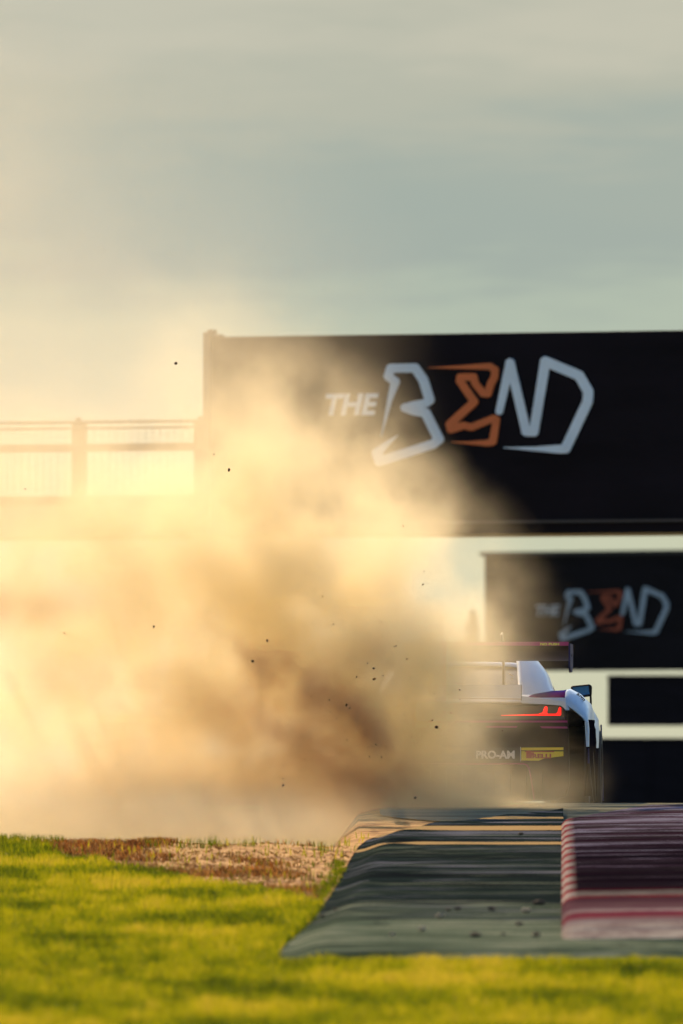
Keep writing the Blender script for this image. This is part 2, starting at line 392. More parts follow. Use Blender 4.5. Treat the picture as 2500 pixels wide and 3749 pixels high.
# dry torn roots and straw on the worn bank
m_dry = mat('dry roots', (.2, .1, .04), .9, spec=.1); n = N(m_dry)
oi = n.n('ShaderNodeAttribute', attribute_name='tint'); n.l(n.ramp(oi.outputs['Fac'], [(0, (.12, .045, .014)), (.5, (.58, .24, .055)), (1, (.9, .50, .12))]), n.b.inputs['Base Color'])
pts = []; hts = []; wd = []; ti = []
for i in range(1500):
    x0 = random.uniform(-2.1, .3); y = soil_line(x0) + random.uniform(-.3, 8.5) ** 1.0 if random.random() < .75 else random.uniform(100.6, 102.0)
    if y > 102.6 or x0 > left_x(min(y, 108)) - .1: continue
    if noise.noise((x0 * 1.5, y * .4, 11)) < -.05: continue
    t0 = random.random()
    for k in range(14):
        pts.append((x0 + random.gauss(0, .05), y + random.gauss(0, .05), G(x0, y))); hts.append(random.uniform(.01, .05)); wd.append(.005); ti.append(min(1, max(0, t0 + random.gauss(0, .2))))
dry = blades('dry_roots', pts, hts, wd, ti, m_dry, 1.4); tag(dry, 'torn brown roots and straw on the worn soil bank', 'roots', kind='stuff')

# loose broken soil: thousands of little lumps, one mass
lv = []; lf = []; oct_f = [(0, 2, 4), (2, 1, 4), (1, 3, 4), (3, 0, 4), (2, 0, 5), (1, 2, 5), (3, 1, 5), (0, 3, 5)]; lt = []
for i in range(5200):
    x0 = random.uniform(-2.4, .35); y0 = soil_line(x0) + random.uniform(-.8, 1) + random.random() ** 1.2 * max(1.5, 102.4 - soil_line(x0))
    if y0 > 102.8 or x0 > left_x(min(y0, 108)) - .03: continue
    if noise.noise((x0 * 2, y0 * .5, 21)) < -.25 and random.random() < .8: continue
    s_ = random.uniform(.004, .011) * (1.6 if random.random() < .05 else 1)
    b = len(lv); rr_ = lambda: s_ * random.uniform(.6, 1.4)
    z0 = G(x0, y0) + s_ * .3
    for d in ((rr_(), 0, 0), (-rr_(), 0, 0), (0, rr_(), 0), (0, -rr_(), 0), (0, 0, rr_() * .8), (0, 0, -s_)): lv.append((x0 + d[0], y0 + d[1], z0 + d[2]))
    lf += [tuple(b + q for q in t_) for t_ in oct_f]; lt += [random.uniform(.3, .85)] * 6
lo = obj('loose_soil', lv, lf, m_dry); at = lo.data.attributes.new('tint', 'FLOAT', 'POINT'); at.data.foreach_set('value', lt)
tag(lo, 'loose crumbs of torn brown soil on the worn bank', 'soil', kind='stuff')
# ------------------------------------------------------------------ stones / clods
def clod_mesh(name, seed, r=1.0):
    bm = bmesh.new(); bmesh.ops.create_icosphere(bm, subdivisions=2, radius=r)
    for v in bm.verts:
        v.co *= 1 + .38 * noise.noise(v.co * 1.6 + Vector((seed, 0, 0))) + .15 * noise.noise(v.co * 4 + Vector((seed, 5, 0)))
        v.co.z *= .7
    me = bpy.data.meshes.new(name); bm.to_mesh(me); bm.free(); return me
m_clod_d = mat('dark damp soil', (.045, .03, .018), .95); m_clod_l = mat('pale dry soil', (.5, .4, .24), .95)
for mm, a, b in ((m_clod_d, (.02, .014, .01), (.09, .06, .035)), (m_clod_l, (.28, .2, .11), (.6, .48, .3))):
    n = N(mm); n.l(n.ramp(n.noise(n.coord((1, 1, 1)), 2.2, 4), [(.3, a), (.7, b)]), n.b.inputs['Base Color'])
dm = [clod_mesh('soil clod', s) for s in (1, 4, 9)]; lm = [clod_mesh('pale clod', s) for s in (2, 7)]
for me in dm: me.materials.append(m_clod_d)
for me in lm: me.materials.append(m_clod_l)
m_fly = mat('flying brown soil', (.10, .055, .022), .95)
fm = [clod_mesh('flying clod', s) for s in (3, 5, 8)]
for me in fm: me.materials.append(m_fly)
for i, (px, py, r) in enumerate([(1675, 3375, 9), (1800, 3377, 12), (1972, 3355, 15), (1740, 3477, 14), (1962, 3475, 12), (1900, 3433, 10), (1640, 3378, 7), (1180, 3402, 7), (1905, 3092, 8), (1228, 3377, 6), (1842, 3470, 6)]):
    x, y = kerb_px(px, py); s = r * 1.05 / F * y
    o = bpy.data.objects.new('soil_clod', dm[i % 3]); C.objects.link(o); o.location = (x, y, G(x, y) + .07 + s * .35); o.scale = (s * 1.5, s * 1.2, s); o.rotation_euler = (0, 0, i * 1.3)
    tag(o, 'dark soil clod lying on the green kerb', 'clod', 'dark soil clods scattered on the green kerb')
for i, (px, py, r) in enumerate([(1610, 3405, 14), (1545, 3455, 15), (1925, 3385, 16), (1435, 3475, 11)]):
    x, y = kerb_px(px, py); s = r * .95 / F * y
    o = bpy.data.objects.new('pale_clod', lm[i % 2]); C.objects.link(o); o.location = (x, y, G(x, y) + .07 + s * .4); o.scale = (s, s, s); o.rotation_euler = (0, 0, i * 2.1)
    tag(o, 'pale dry clod catching the sun on the green kerb', 'clod', 'pale dry clods on the green kerb')
fly = [(643, 1330, 9, 0), (838, 1720, 7, 1), (92, 1790, 4, 0), (783, 1663, 4, 0), (563, 2294, 6, 0), (235, 2318, 4, 0), (925, 2421, 7, 0), (1268, 2581, 6, 0), (1037, 2875, 6, 0), (1598, 2662, 9, 1), (1450, 2365, 4, 0), (1489, 2412, 4, 0), (1368, 2447, 6, 0), (1370, 2486, 6, 1), (1582, 2637, 4, 0), (1352, 2770, 4, 0), (1397, 2772, 4, 0), (1520, 2921, 6, 1), (1476, 1926, 4, 0), (1548, 2140, 5, 0), (1552, 2092, 3, 0), (966, 1922, 3, 0), (1184, 1058, 3, 0), (378, 913, 3, 0), (1205, 2563, 4, 0), (978, 2345, 5, 1), (1475, 3012, 4, 0), (430, 2800, 3, 0), (1270, 2709, 4, 0), (1590, 2540, 3, 0), (1400, 2330, 3, 0), (1220, 2285, 4, 0)]
rg = random.Random(5)
for k in range(60):
    a = rg.gauss(0, 1); fly.append((1330 + 260 * a, 2560 + 230 * rg.gauss(0, 1) + 60 * a, rg.uniform(1.5, 3.6), rg.random() < .3))
fly = [f_ for f_ in fly if f_[1] < 3000]
for i, (px, py, r, lng) in enumerate(fly):
    y = 115.2 + .5 * math.sin(i * 2.3); s = r * .72 / F * y
    o = bpy.data.objects.new('flying_clod', fm[i % 3]); C.objects.link(o); o.location = ((px - 1250) / F * y, y, (2945 - py) / F * y)
    o.scale = (s * (1.6 if lng else 1), s, s * 1.2); o.rotation_euler = (i, i * .7, i * 1.9)
    tag(o, 'tiny brown clod of dirt flying through the dust', 'clod', 'dirt clods flying in the dust cloud')

# ------------------------------------------------------------------ billboards
m_black = mat('black sign vinyl', (.006, .0045, .008), .7, spec=.12); n = N(m_black)
n.l(n.ramp(n.noise(n.coord((.5, .5, 2)), 1, 3), [(.3, (.0045, .0035, .006)), (.7, (.009, .007, .012))]), n.b.inputs['Base Color'])
m_white = mat('pale sign lettering', (.66, .80, .92), .6); m_orange = mat('orange sign lettering', (.62, .16, .045), .6)
m_white2 = mat('pale sign lettering far', (.30, .37, .48), .6); m_orange2 = mat('orange sign lettering far', (.30, .05, .02), .6)  # darker tones of the two lettering colours, used on the farther billboard
m_conc = mat('concrete', (.36, .33, .27), .85); n = N(m_conc)
n.l(n.ramp(n.noise(n.coord((1, 1, 1)), 2, 6), [(.3, (.28, .26, .21)), (.7, (.42, .39, .32))]), n.b.inputs['Base Color'])
m_steel = mat('weathered steel', (.16, .13, .1), .55, .4)
for mm in (m_white, m_orange, m_white2, m_orange2, m_steel):
    n = N(mm); c = mm.node_tree.nodes['Principled BSDF'].inputs['Base Color'].default_value[:3]
    n.l(n.ramp(n.noise(n.coord((1, 1, 1)), 1.5, 5), [(.3, tuple(q * .88 for q in c)), (.7, tuple(min(1, q * 1.08) for q in c))]), n.b.inputs['Base Color'])
STROKES = {
 'B': [[(351, 528, 3), (372, 440, 12), (398, 330, 26), (425, 240, 46), (388, 212, 44), (402, 170, 46), (528, 168, 48), (572, 232, 50), (604, 335, 50), (585, 352, 44), (520, 360, 36), (476, 376, 44), (520, 392, 46), (583, 402, 50), (652, 540, 52), (622, 566, 48), (342, 656, 50), (328, 612, 50), (385, 562, 26), (438, 519, 3)]],
 'E': [[(598, 167, 3), (760, 164, 18), (918, 160, 36), (946, 178, 38), (943, 215, 38), (922, 255, 38), (908, 302, 40), (884, 300, 40), (842, 250, 38), (834, 216, 40), (765, 216, 40), (762, 236, 40), (838, 345, 42), (710, 462, 44), (716, 487, 44), (782, 468, 38), (822, 478, 38), (940, 430, 36), (953, 438, 36), (934, 552, 40), (905, 560, 34), (820, 559, 18), (718, 555, 3)]],
 'ND': [[(968, 394, 38), (1024, 142, 46), (1108, 500, 48), (1148, 502, 48), (1208, 134, 52), (1384, 208, 52), (1432, 292, 52), (1428, 345, 52), (1314, 588, 52), (1290, 592, 46), (1150, 590, 22), (990, 584, 3)]],
}
def stroke(mbd, pts, tf, y0, y1):
    """variable-width ribbon with round joins, from the traced centre line; tf maps (u, v) -> (x, z)"""
    S_ = []
    for (u0, v0, w0), (u1, v1, w1) in zip(pts, pts[1:]):
        L = math.hypot(u1 - u0, v1 - v0); nx, ny = -(v1 - v0) / L, (u1 - u0) / L
        S_.append([(u0 + nx * w0 / 2, v0 + ny * w0 / 2), (u1 + nx * w1 / 2, v1 + ny * w1 / 2), (u1 - nx * w1 / 2, v1 - ny * w1 / 2), (u0 - nx * w0 / 2, v0 - ny * w0 / 2)])
    k = 0
    for q in S_:
        mbd.prism([tf(*p) for p in q], 1, y0 - .0007 * (k % 5), y1); k += 1
    for (u, v, w) in pts:
        if w > 8:
            mbd.prism([tf(u + w / 2 * math.cos(i * math.pi / 8), v + w / 2 * math.sin(i * math.pi / 8)) for i in range(16)], 1, y0 - .0007 * (k % 5) - .004, y1); k += 1
# the footbridge with the first billboard; the bridge runs slightly towards the camera on the right
TB = .445
def bridge_y(px): return 200 / (1 + TB * (px - 1250) / F)
ang = -math.atan(TB)
bp = empty('footbridge', (0, 200, 0), ang)
def bl(px, py):
    y = bridge_y(px); x = (px - 1250) / F * y; return x / math.cos(ang), (2945 - py) / F * y
dk = MB(); zt = bl(200, 1848)[1]; zb = bl(1500, 1962)[1]
U0, U1 = -22, 24
us = [bl(p, 0)[0] for p in (-400,)]
dk.box(U0, U1, .12, 2.4, zb + .02, zt)
dk.build('deck', m_conc, bp, bevel=.02)
g = MB(); g.box(U0, U1, .10, .16, zt, zt + .12); g.build('kerb_beam', m_steel, bp)
# rails
ub = bl(752, 0)[0]
for (pa, pb, r) in ((1551, 1537, .022), (1572, 1560, .018)):
    za = bl(-20, pa)[1]; z2 = bl(740, pb)[1]
    MB().tube((U0, .12, za), (ub, .12, (za + z2) / 2), r).build('rail', m_steel, bp)
za = bl(200, 1640)[1]
MB().box(U0, ub, .10, .14, za - .055, za + .055).build('rail', m_steel, bp)
up = bl(288, 0)[0]; step = bl(735, 0)[0] - up
for k in range(-7, 2):
    u = up + k * step - .09
    MB().box(u - .085, u + .085, .14, .30, zt, bl(288, 1545)[1]).box(u - .03, u + .03, .16, .22, bl(288, 1545)[1], bl(288, 1527)[1]).build('railing_post', m_steel, bp, bevel=.006)
pk = MB()
for i in range(100):
    u = ub - i * .11
    pk.tube((u, .2, zt), (u, .2, bl(288, 1560)[1]), .004, 6)
pk.build('picket', m_steel, bp)['kind'] = 'stuff'
# piers and stairs side supports, outside the picture on both sides
for u in (-16, 18):
    MB().box(u - .5, u + .5, .4, 2.1, -3, zb + .02).build('pier', m_conc, bp, bevel=.03)
tag(bp, 'concrete footbridge with steel railings half lost in dust left of the large sign', 'footbridge')

b1 = empty('billboard', (0, 200, 0), ang)
def bz(py): return (2945 - py) / F * 200.75
u0 = bl(768, 0)[0] + .05
top1, bot1 = bz(1234), bz(1964)
MB().box(u0, 17.0, -.12, -.01, bot1, top1).build('panel', m_black, b1, bevel=.012)
MB().box(u0 - .075, u0 + .02, -.17, .05, bot1 - .05, top1 + .06).box(u0 - .02, u0 + .05, -.15, .02, top1 + .06, top1 + .10).box(u0 + .06, u0 + .16, -.15, .02, top1, top1 + .035).build('edge_post', m_steel, b1)
MB().box(u0 + .05, 17.0, -.165, -.12, bz(1925), bz(1915)).build('trim_strip', mat('dark sign trim', (.03, .025, .03), .4), b1)
# logo lies on the panel face: local frame, so trace pixels are turned through bl()
def logo_local(parent, px0, py0, k, t, Y0, depth, mw, mo):
    c = math.cos(math.atan(t))
    def tf(u, v):
        px = px0 + u * k; y = Y0 / (1 + t * (px - 1250) / F); x = (px - 1250) / F * y
        return x / c + abs(depth) * t, (2945 - (py0 + v * k)) / F * y
    for key, ps in STROKES.items():
        b = MB()
        for p in ps: stroke(b, p, tf, depth - .02, depth)
        b.build('letter', mo if key == 'E' else mw, parent)
    x, z = tf(47, 412); u = k * Y0 / F
    text_mesh('lettering', 'THE', mw, parent, 150 * u, (x, depth - .01, z), FACE, offset=5.2 * u, extrude=.008, shear=.22, sx=1.05, space=1.03)
logo_local(b1, 1150, 1230, 1100 / 1568, TB, 200, -.12, m_white, m_orange)
tag(b1, 'larger and nearer black billboard with white and orange lettering mounted on the footbridge', 'billboard', 'black billboards with the same lettering')

# second billboard and the black screens below it, 400 m away
T2 = .7
a2 = -math.atan(T2)
b2 = empty('billboard', (0, 400, 0), a2)
def b2l(px, py, Y0=400, t=T2):
    y = Y0 / (1 + t * (px - 1250) / F); return (px - 1250) / F * y / math.cos(math.atan(t)), (2945 - py) / F * y
uu0, z0 = b2l(1782, 2458); _, z1 = b2l(1782, 2030)
MB().box(uu0, 16.5, -.12, .05, z0, z1).build('panel', m_black, b2, bevel=.02)
MB().box(uu0 - .1, 16.6, -.2, -.13, z1 - .05, z1 + .06).build('top_trim', mat('dark sign trim far', (.02, .016, .02), .6), b2)
for u in (11.8, 15.5): MB().box(u, u + .3, .06, .5, -3, z1 - .3).build('post', m_steel, b2)
k2 = 490 / 985 * 1100 / 1568
logo_local(b2, 1955 - 40 * k2, 2150 - 105 * k2 - 4, k2, T2, 400, -.125, m_white2, m_orange2)
tag(b2, 'smaller and farther black billboard with blurred lettering above the rear wing', 'billboard', 'black billboards with the same lettering')

def dark_block(name, px, py0, py1, Y, label, cat, wd=14, ground_=False, depth=1.0):
    o = empty(name, (0, 0, 0)); x = (px - 1250) / F * Y; z0 = (2945 - py1) / F * Y; z1 = (2945 - py0) / F * Y
    if ground_: z0 = -3.2
    MB().box(x, x + wd, Y, Y + depth, z0, z1).build('panel', m_black, o, bevel=.03)
    MB().box(x - .03, x + wd, Y - .05, Y - .002, z1 - .1, z1 - .02).build('edge_strip', m_steel if 0 else m_black, o)
    if not ground_:
        for q in (.82, .97): MB().box(x + wd * q, x + wd * q + .3, Y + depth, Y + depth + .3, -3.2, z1 - .2).build('post', m_steel, o)
    else:
        for q in range(1, 8): MB().box(x + wd * q / 8 - .04, x + wd * q / 8 + .04, Y - .05, Y - .004, z0, z1 - .12).build('joint_strip', m_black, o)
    return tag(o, label, cat)
dark_block('hoarding', 2226, 2472, 2656, 420, 'plain black raised hoarding right of the wing mirror', 'hoarding')
dark_block('safety_wall', 1990, 2702, 2945, 380, 'long low black wall on the ground beyond the car', 'wall', wd=22, ground_=True, depth=.6)

# distant tree and flagpole seen faintly through the dust
tr = empty('conifer_tree', ((1708 - 1250) / F * 600, 600, G(5, 600)))
m_leaf = mat('dark conifer foliage', (.03, .045, .02), .9, spec=.1); m_bark = mat('bark', (.08, .055, .035), .9)
for mm, a, b in ((m_leaf, (.02, .03, .012), (.06, .08, .03)), (m_bark, (.05, .035, .02), (.11, .08, .05))):
    n = N(mm); n.l(n.ramp(n.noise(n.coord((1, 1, 1)), 1.7, 4), [(.3, a), (.7, b)]), n.b.inputs['Base Color'])
tk = MB(); tk.tube((0, 0, 0), (.1, 0, 5), .2, 10, .14).tube((.1, 0, 5), (.05, 0, 9.5), .14, 8, .05)
for i in range(26):
    z = 2.2 + i * .28; a = i * 2.4; r = 1.5 * (1 - z / 11)
    tk.tube((.1, 0, z), (.1 + r * math.cos(a), r * math.sin(a), z + .5), .04, 5, .015)
tk.build('trunk', m_bark, tr)
TZ = (2945 - 2238) / F * 600 - G(5, 600)
cv = []; cf = []
for i in range(5200):
    h = random.random() ** .8; z = 1.6 + h * (TZ - 1.6); rr = (1.05 * (1 - h) ** .8 + .06) * (1 + .35 * noise.noise((z * 1.2, i % 7, 0)))
    a = random.uniform(0, 6.283); q = rr * random.random() ** .5
    c = Vector((.1 * (1 - h) + q * math.cos(a) + .25 * h, q * math.sin(a), z)); s = random.uniform(.05, .13)
    d1 = Vector([random.gauss(0, 1) for _ in range(3)]).normalized() * s; d2 = d1.orthogonal() * .7
    b = len(cv); cv += [c - d1, c + d2, c + d1, c - d2]; cf.append((b, b + 1, b + 2, b + 3))
obj('crown', cv, cf, m_leaf, tr)
tag(tr, 'dark pointed conifer seen faintly through dust above the rear wing', 'tree')
fp = empty('flagpole', ((1611 - 1250) / F * 560, 560, G(4, 560)))
hz = (2945 - 2212) / F * 560 - G(4, 560)
MB().tube((0, 0, 0), (0, 0, hz), .045, 10, .025).build('pole', m_steel, fp)
MB().tube((0, 0, hz), (0, 0, hz + .06), .05, 10, .02).build('finial', m_steel, fp)
tag(fp, 'thin bare flagpole left of the pointed conifer', 'flagpole')

# ------------------------------------------------------------------ race car
YAW = R(3.2); CX, CY, CZ = .98, 120.0, -.03
car = empty('race_car', (CX, CY, CZ), -YAW)
tag(car, 'white and black racing car with purple trim and tall rear wing throwing up dust', 'race car')
ca, sa = math.cos(YAW), math.sin(YAW)
def L(px, py, y):
    k = (px - 1250) / F
    x = (k * (CY + y * ca) - CX - y * sa) / (ca + k * sa)
    return Vector((x, y, (2945 - py) / F * (CY + y * ca - x * sa) - CZ))
paint = mat('white car paint', (.74, .76, .8), .32, coat=.25); n = N(paint)
t = n.n('ShaderNodeTexCoord'); sp = n.n('ShaderNodeSeparateXYZ'); n.l(t.outputs['Object'], sp.inputs[0])
ax = n.math('ABSOLUTE', sp.outputs[0])
diag = n.math('GREATER_THAN', n.math('SUBTRACT', ax, n.math('MULTIPLY', sp.outputs[1], .35)), .50)
pm = n.math('MULTIPLY', n.math('MULTIPLY', diag, n.math('LESS_THAN', ax, .835)), n.math('MULTIPLY', n.math('GREATER_THAN', sp.outputs[1], .055), n.math('LESS_THAN', sp.outputs[1], .75)))
grad = n.ramp(sp.outputs[1], [(.05, (.13, .006, .07)), (.3, (.03, .02, .22))])
dust_n = n.noise(n.coord((1, 1, 1)), 3, 5)
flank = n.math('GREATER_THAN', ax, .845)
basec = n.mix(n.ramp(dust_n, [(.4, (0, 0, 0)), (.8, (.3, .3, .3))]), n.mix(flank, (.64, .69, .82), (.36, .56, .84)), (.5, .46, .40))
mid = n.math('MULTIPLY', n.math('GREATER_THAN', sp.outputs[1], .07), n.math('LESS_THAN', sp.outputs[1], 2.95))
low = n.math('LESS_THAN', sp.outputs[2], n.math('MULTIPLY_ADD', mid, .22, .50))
keep = n.math('MULTIPLY', n.math('SUBTRACT', 1.0, pm), n.math('SUBTRACT', 1.0, low))
n.l(n.math('MULTIPLY', keep, .25), n.b.inputs['Coat Weight']); n.l(n.math('MULTIPLY', keep, .5), n.b.inputs['Specular IOR Level'])
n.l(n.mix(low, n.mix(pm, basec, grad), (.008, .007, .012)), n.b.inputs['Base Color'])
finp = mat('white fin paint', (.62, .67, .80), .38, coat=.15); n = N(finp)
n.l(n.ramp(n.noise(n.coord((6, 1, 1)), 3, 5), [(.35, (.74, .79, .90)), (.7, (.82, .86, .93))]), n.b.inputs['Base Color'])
gloss = mat('black gloss bodywork', (.008, .007, .009), .45, spec=.12); matte = mat('black carbon', (.010, .009, .011), .55, spec=.2)
n = N(gloss); n.l(n.ramp(n.noise(n.coord((1, 1, 1)), 5, 5), [(.35, (.006, .005, .007)), (.75, (.03, .022, .018))]), n.b.inputs['Base Color'])
n = N(matte); n.l(n.ramp(n.noise(n.coord((1, 1, 1)), 8, 5), [(.35, (.006, .005, .006)), (.75, (.022, .017, .015))]), n.b.inputs['Base Color'])
magenta = mat('magenta trim', (.32, .015, .16), .4); navy = mat('navy blue paint', (.010, .014, .09), .6, spec=.2)
rubber = mat('tyre rubber', (.012, .012, .012), .8); rim = mat('dark wheel rim', (.06, .06, .065), .35, .8)
glass = mat('dark glass', (.01, .012, .016), .08, coat=.5); yellow = mat('yellow sticker', (.72, .56, .02), .5)
redtx = mat('dark red print', (.40, .04, .02), .5); whitetx = mat('white print', (.7, .68, .66), .5); neon = mat('neon yellow print', (.8, .85, .05), .5)
tail = mat('lit tail lamp', (.5, .0, .0), .3, emis=((1, .004, .002), 1.15)); lens = mat('tail lamp lens', (.05, .008, .008), .15, coat=.5)
greyp = mat('dark grey strip', (.06, .055, .055), .5); greenp = mat('pale green print', (.16, .24, .18), .5); bluedk = mat('mirror glass', (.02, .10, .25), .1, .6)

# body shell
def arch(y, c, r): 
    d = r * r - (y - c) ** 2
    return (.335 + math.sqrt(d)) if d > 0 else .0
ST = [ # y, zdeck, z_inner shoulder(x=.76), crown x/z, then outer x/z..., side x
 (0.00, [(0, .855), (.46, .855), (.70, .850), (.81, .842), (.865, .825), (.93, .775), (.985, .725), (1.005, .70)], 1.015),
 (0.05, [(0, .885), (.46, .885), (.70, .885), (.81, .885), (.865, .875), (.935, .825), (.99, .765), (1.010, .735)], 1.022),
 (0.20, [(0, .900), (.46, .905), (.70, .925), (.81, .930), (.865, .945), (.940, .895), (1.00, .825), (1.020, .785)], 1.03),
 (0.45, [(0, .905), (.46, .915), (.70, .945), (.81, .950), (.865, .962), (.945, .920), (1.01, .850), (1.030, .800)], 1.04),
 (0.80, [(0, .91), (.46, .92), (.70, .945), (.81, .950), (.86, .955), (.940, .910), (1.01, .845), (1.03, .79)], 1.04),
 (1.20, [(0, .90), (.46, .92), (.70, .93), (.80, .93), (.84, .925), (.91, .885), (.98, .82), (1.01, .75)], 1.02),
 (1.60, [(0, .90), (.46, .90), (.68, .90), (.76, .89), (.80, .88), (.85, .84), (.90, .78), (.93, .70)], .95),
 (2.20, [(0, .88), (.46, .88), (.66, .88), (.74, .87), (.78, .86), (.83, .82), (.88, .76), (.91, .66)], .94),
 (2.80, [(0, .84), (.46, .84), (.66, .84), (.74, .835), (.79, .83), (.86, .80), (.92, .74), (.95, .66)], .96),
 (3.15, [(0, .80), (.46, .80), (.66, .80), (.76, .81), (.83, .815), (.92, .79), (.965, .72), (.98, .64)], .98),
 (3.55, [(0, .74), (.46, .74), (.66, .76), (.76, .80), (.84, .82), (.93, .80), (.965, .735), (.975, .66)], .975),
 (3.95, [(0, .66), (.46, .66), (.64, .69), (.74, .74), (.82, .77), (.91, .75), (.95, .68), (.965, .60)], .97),
 (4.30, [(0, .55), (.44, .55), (.60, .57), (.70, .60), (.78, .62), (.86, .60), (.93, .55), (.95, .48)], .95),
 (4.50, [(0, .42), (.40, .42), (.55, .43), (.64, .44), (.70, .45), (.78, .43), (.85, .40), (.87, .34)], .88),
]
rows = []
yl = []
fine = sorted(set([s[0] for s in ST] + [i * .1 for i in range(46)]))
def interp(y):
    for a, b in zip(ST, ST[1:]):
        if a[0] <= y <= b[0] + 1e-9:
            t = (y - a[0]) / (b[0] - a[0]) if b[0] > a[0] else 0
            return [(p[0] + (q[0] - p[0]) * t, p[1] + (q[1] - p[1]) * t) for p, q in zip(a[1], b[1])], a[2] + (b[2] - a[2]) * t
for y in fine:
    p, sx_ = interp(y)
    zb = max(.10, arch(y, .95, .40), arch(y, 3.58, .39))
    lastz = p[-1][1]
    half = [(x, y, z) for x, z in p] + [(sx_, y, max(zb, lastz - .1)), (sx_ * .995, y, max(zb, .35)), (sx_ * .98, y, zb)]
    if y < .56 and y > 0: pass
    rows.append([(-x, yy, z) for x, yy, z in reversed(half[1:])] + half)
sh = MB().grid(rows)
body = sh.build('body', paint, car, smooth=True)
sd = body.modifiers.new('solid', 'SOLIDIFY'); sd.thickness = .012; sd.offset = -1
# under structure (dark) so that the shell is not see-through
MB().box(-.66, .66, .12, 4.2, .10, .62).box(-.84, .84, 1.45, 3.05, .09, .60).build('chassis', matte, car)
# rear fascia: black panel with rounded lower corners
fa = MB(); out = []
for (px, py) in ((2062, 2590), (2076, 2604), (2080, 2640), (2082, 2760), (2084, 2870), (2070, 2915), (2030, 2930)):
    p = L(px, py, 0); out.append((p.x, p.z))
zt_ = .852
outline = [(.0, zt_), (.80, zt_ - .012)] + out + [(0, .045)]
full = outline + [(-x, z) for x, z in reversed(outline[1:-1])]
fa.prism(full, 1, .006, .10); fa.build('rear_fascia', gloss, car, bevel=.008)
def quad(name, pts, y, m, thick=.012, par=None, mirror=False, bevel=0):
    P = [L(px, py, y) for px, py in pts]
    b = MB(); b.poly([(p.x, y - thick, p.z) for p in P], (0, thick, 0))
    o = b.build(name, m, par or car, bevel=bevel); out = [o]
    if mirror:
        b = MB(); b.poly([(-p.x, y - thick, p.z) for p in P], (0, thick, 0)); out.append(b.build(name, m, par or car, bevel=bevel))
    return out
# white tail edge with its rounded corner, over the lamp panel
quad('tail_edge', [(1909, 2548), (1950, 2553), (2000, 2559), (2066, 2569), (2082, 2600), (2072, 2601), (2062, 2590), (2052, 2583), (1990, 2578), (1909, 2575)], -.004, paint, .02, mirror=True)
quad('ducktail', [(1473, 2509), (1690, 2508), (1907, 2507), (1907, 2556), (1690, 2552), (1473, 2550)], -.03, paint, .03)
quad('ducktail_edge', [(1473, 2551), (1690, 2553), (1907, 2557), (1907, 2562), (1690, 2559), (1473, 2558)], -.03, mat('pale lip', (.5, .47, .42), .5), .034)
# tail lamps
for s in (1, -1):
    lp = [(1835, 2596), (1990, 2583), (2045, 2585), (2060, 2594), (2066, 2624), (1835, 2624)]
    P = [L(px, py, .004) for px, py in lp]
    lampo = MB().poly([(s * p.x, -.004, p.z) for p in P], (0, .012, 0)).build('tail_light', lens, car)
    b = MB()
    def pp(q):
        Q = [L(px, py, -.004) for px, py in q]; b.poly([(s * p.x, -.010 - .0004 * len(b.v) / 8, p.z) for p in Q], (0, .009, 0))
    pp([(1834, 2618), (1970, 2614), (1986, 2608), (1992, 2590), (1996, 2586), (2002, 2586), (2004, 2590), (2003, 2613), (2034, 2613), (2041, 2607), (2045, 2592), (2049, 2588), (2054, 2592), (2054, 2617), (2050, 2620), (1834, 2620)])
    b.build('light_bar', tail, lampo)
quad('grey_strip', [(1300, 2623), (2066, 2623), (2068, 2634), (1300, 2634)], .002, greyp, .01)
quad('upper_trim_line', [(1690, 2638), (2076, 2638), (2078, 2645), (1690, 2645)], .0, magenta, .012, mirror=True)
quad('lower_trim_line', [(1976, 2659), (2076, 2660), (2078, 2667), (1984, 2666)], .0, magenta, .012, mirror=True)
quad('centre_trim_line', [(1780, 2658), (1895, 2658), (1890, 2664), (1780, 2664)], .0, magenta, .012, mirror=True)
# recessed grille behind lines
gr = MB()
for i in range(9):
    z = L(1900, 2672 + i * 6, 0).z; gr.box(-.78, .78, -.006, .004, z - .003, z + .003)
gr.build('grille', matte, car)
# stickers
plate = quad('tyre_sticker', [(1908, 2750), (2062, 2751), (2062, 2768), (1990, 2777), (1972, 2785), (1908, 2784)], -.002, yellow, .006)[0]
quad('tyre_sticker_bar', [(1908, 2737), (2062, 2736), (2062, 2746), (1908, 2747)], -.002, yellow, .006)
def tx(body_, px, py, hpx, m, par, y=-.012, **k):
    p = L(px, py, y); return text_mesh('lettering', body_, m, par, hpx / 450 / .72, (p.x, y, p.z), FACE, extrude=.002, **k)
lp = MB()
P0 = L(1921, 2776, 0); 
lp.box(P0.x + .012, P0.x + .05, -.013, -.009, P0.z, P0.z + .062).box(P0.x, P0.x + .24, -.0135, -.0095, P0.z + .05, P0.z + .057)
lp.box(P0.x + .05, P0.x + .075, -.0128, -.009, P0.z + .022, P0.z + .048)
lp.build('lettering', redtx, plate)
tx('IRELLI', 1940, 2775, 15, redtx, plate, offset=.0022, sx=1.45)
cls = MB().box(L(1700, 0, 0).x, L(1903, 0, 0).x, -.006, .0, L(0, 2786, 0).z, L(0, 2737, 0).z).build('class_sticker', mat('dark sticker', (.02, .018, .018), .5), car)
tx('PRO-AM', 1741, 2776, 28, whitetx, cls, offset=.0035, sx=1.0)
MB().box(L(1904, 0, 0).x, L(1906.5, 0, 0).x, -.007, .0, L(0, 2787, 0).z, L(0, 2735, 0).z).build('sticker_edge', whitetx, car)
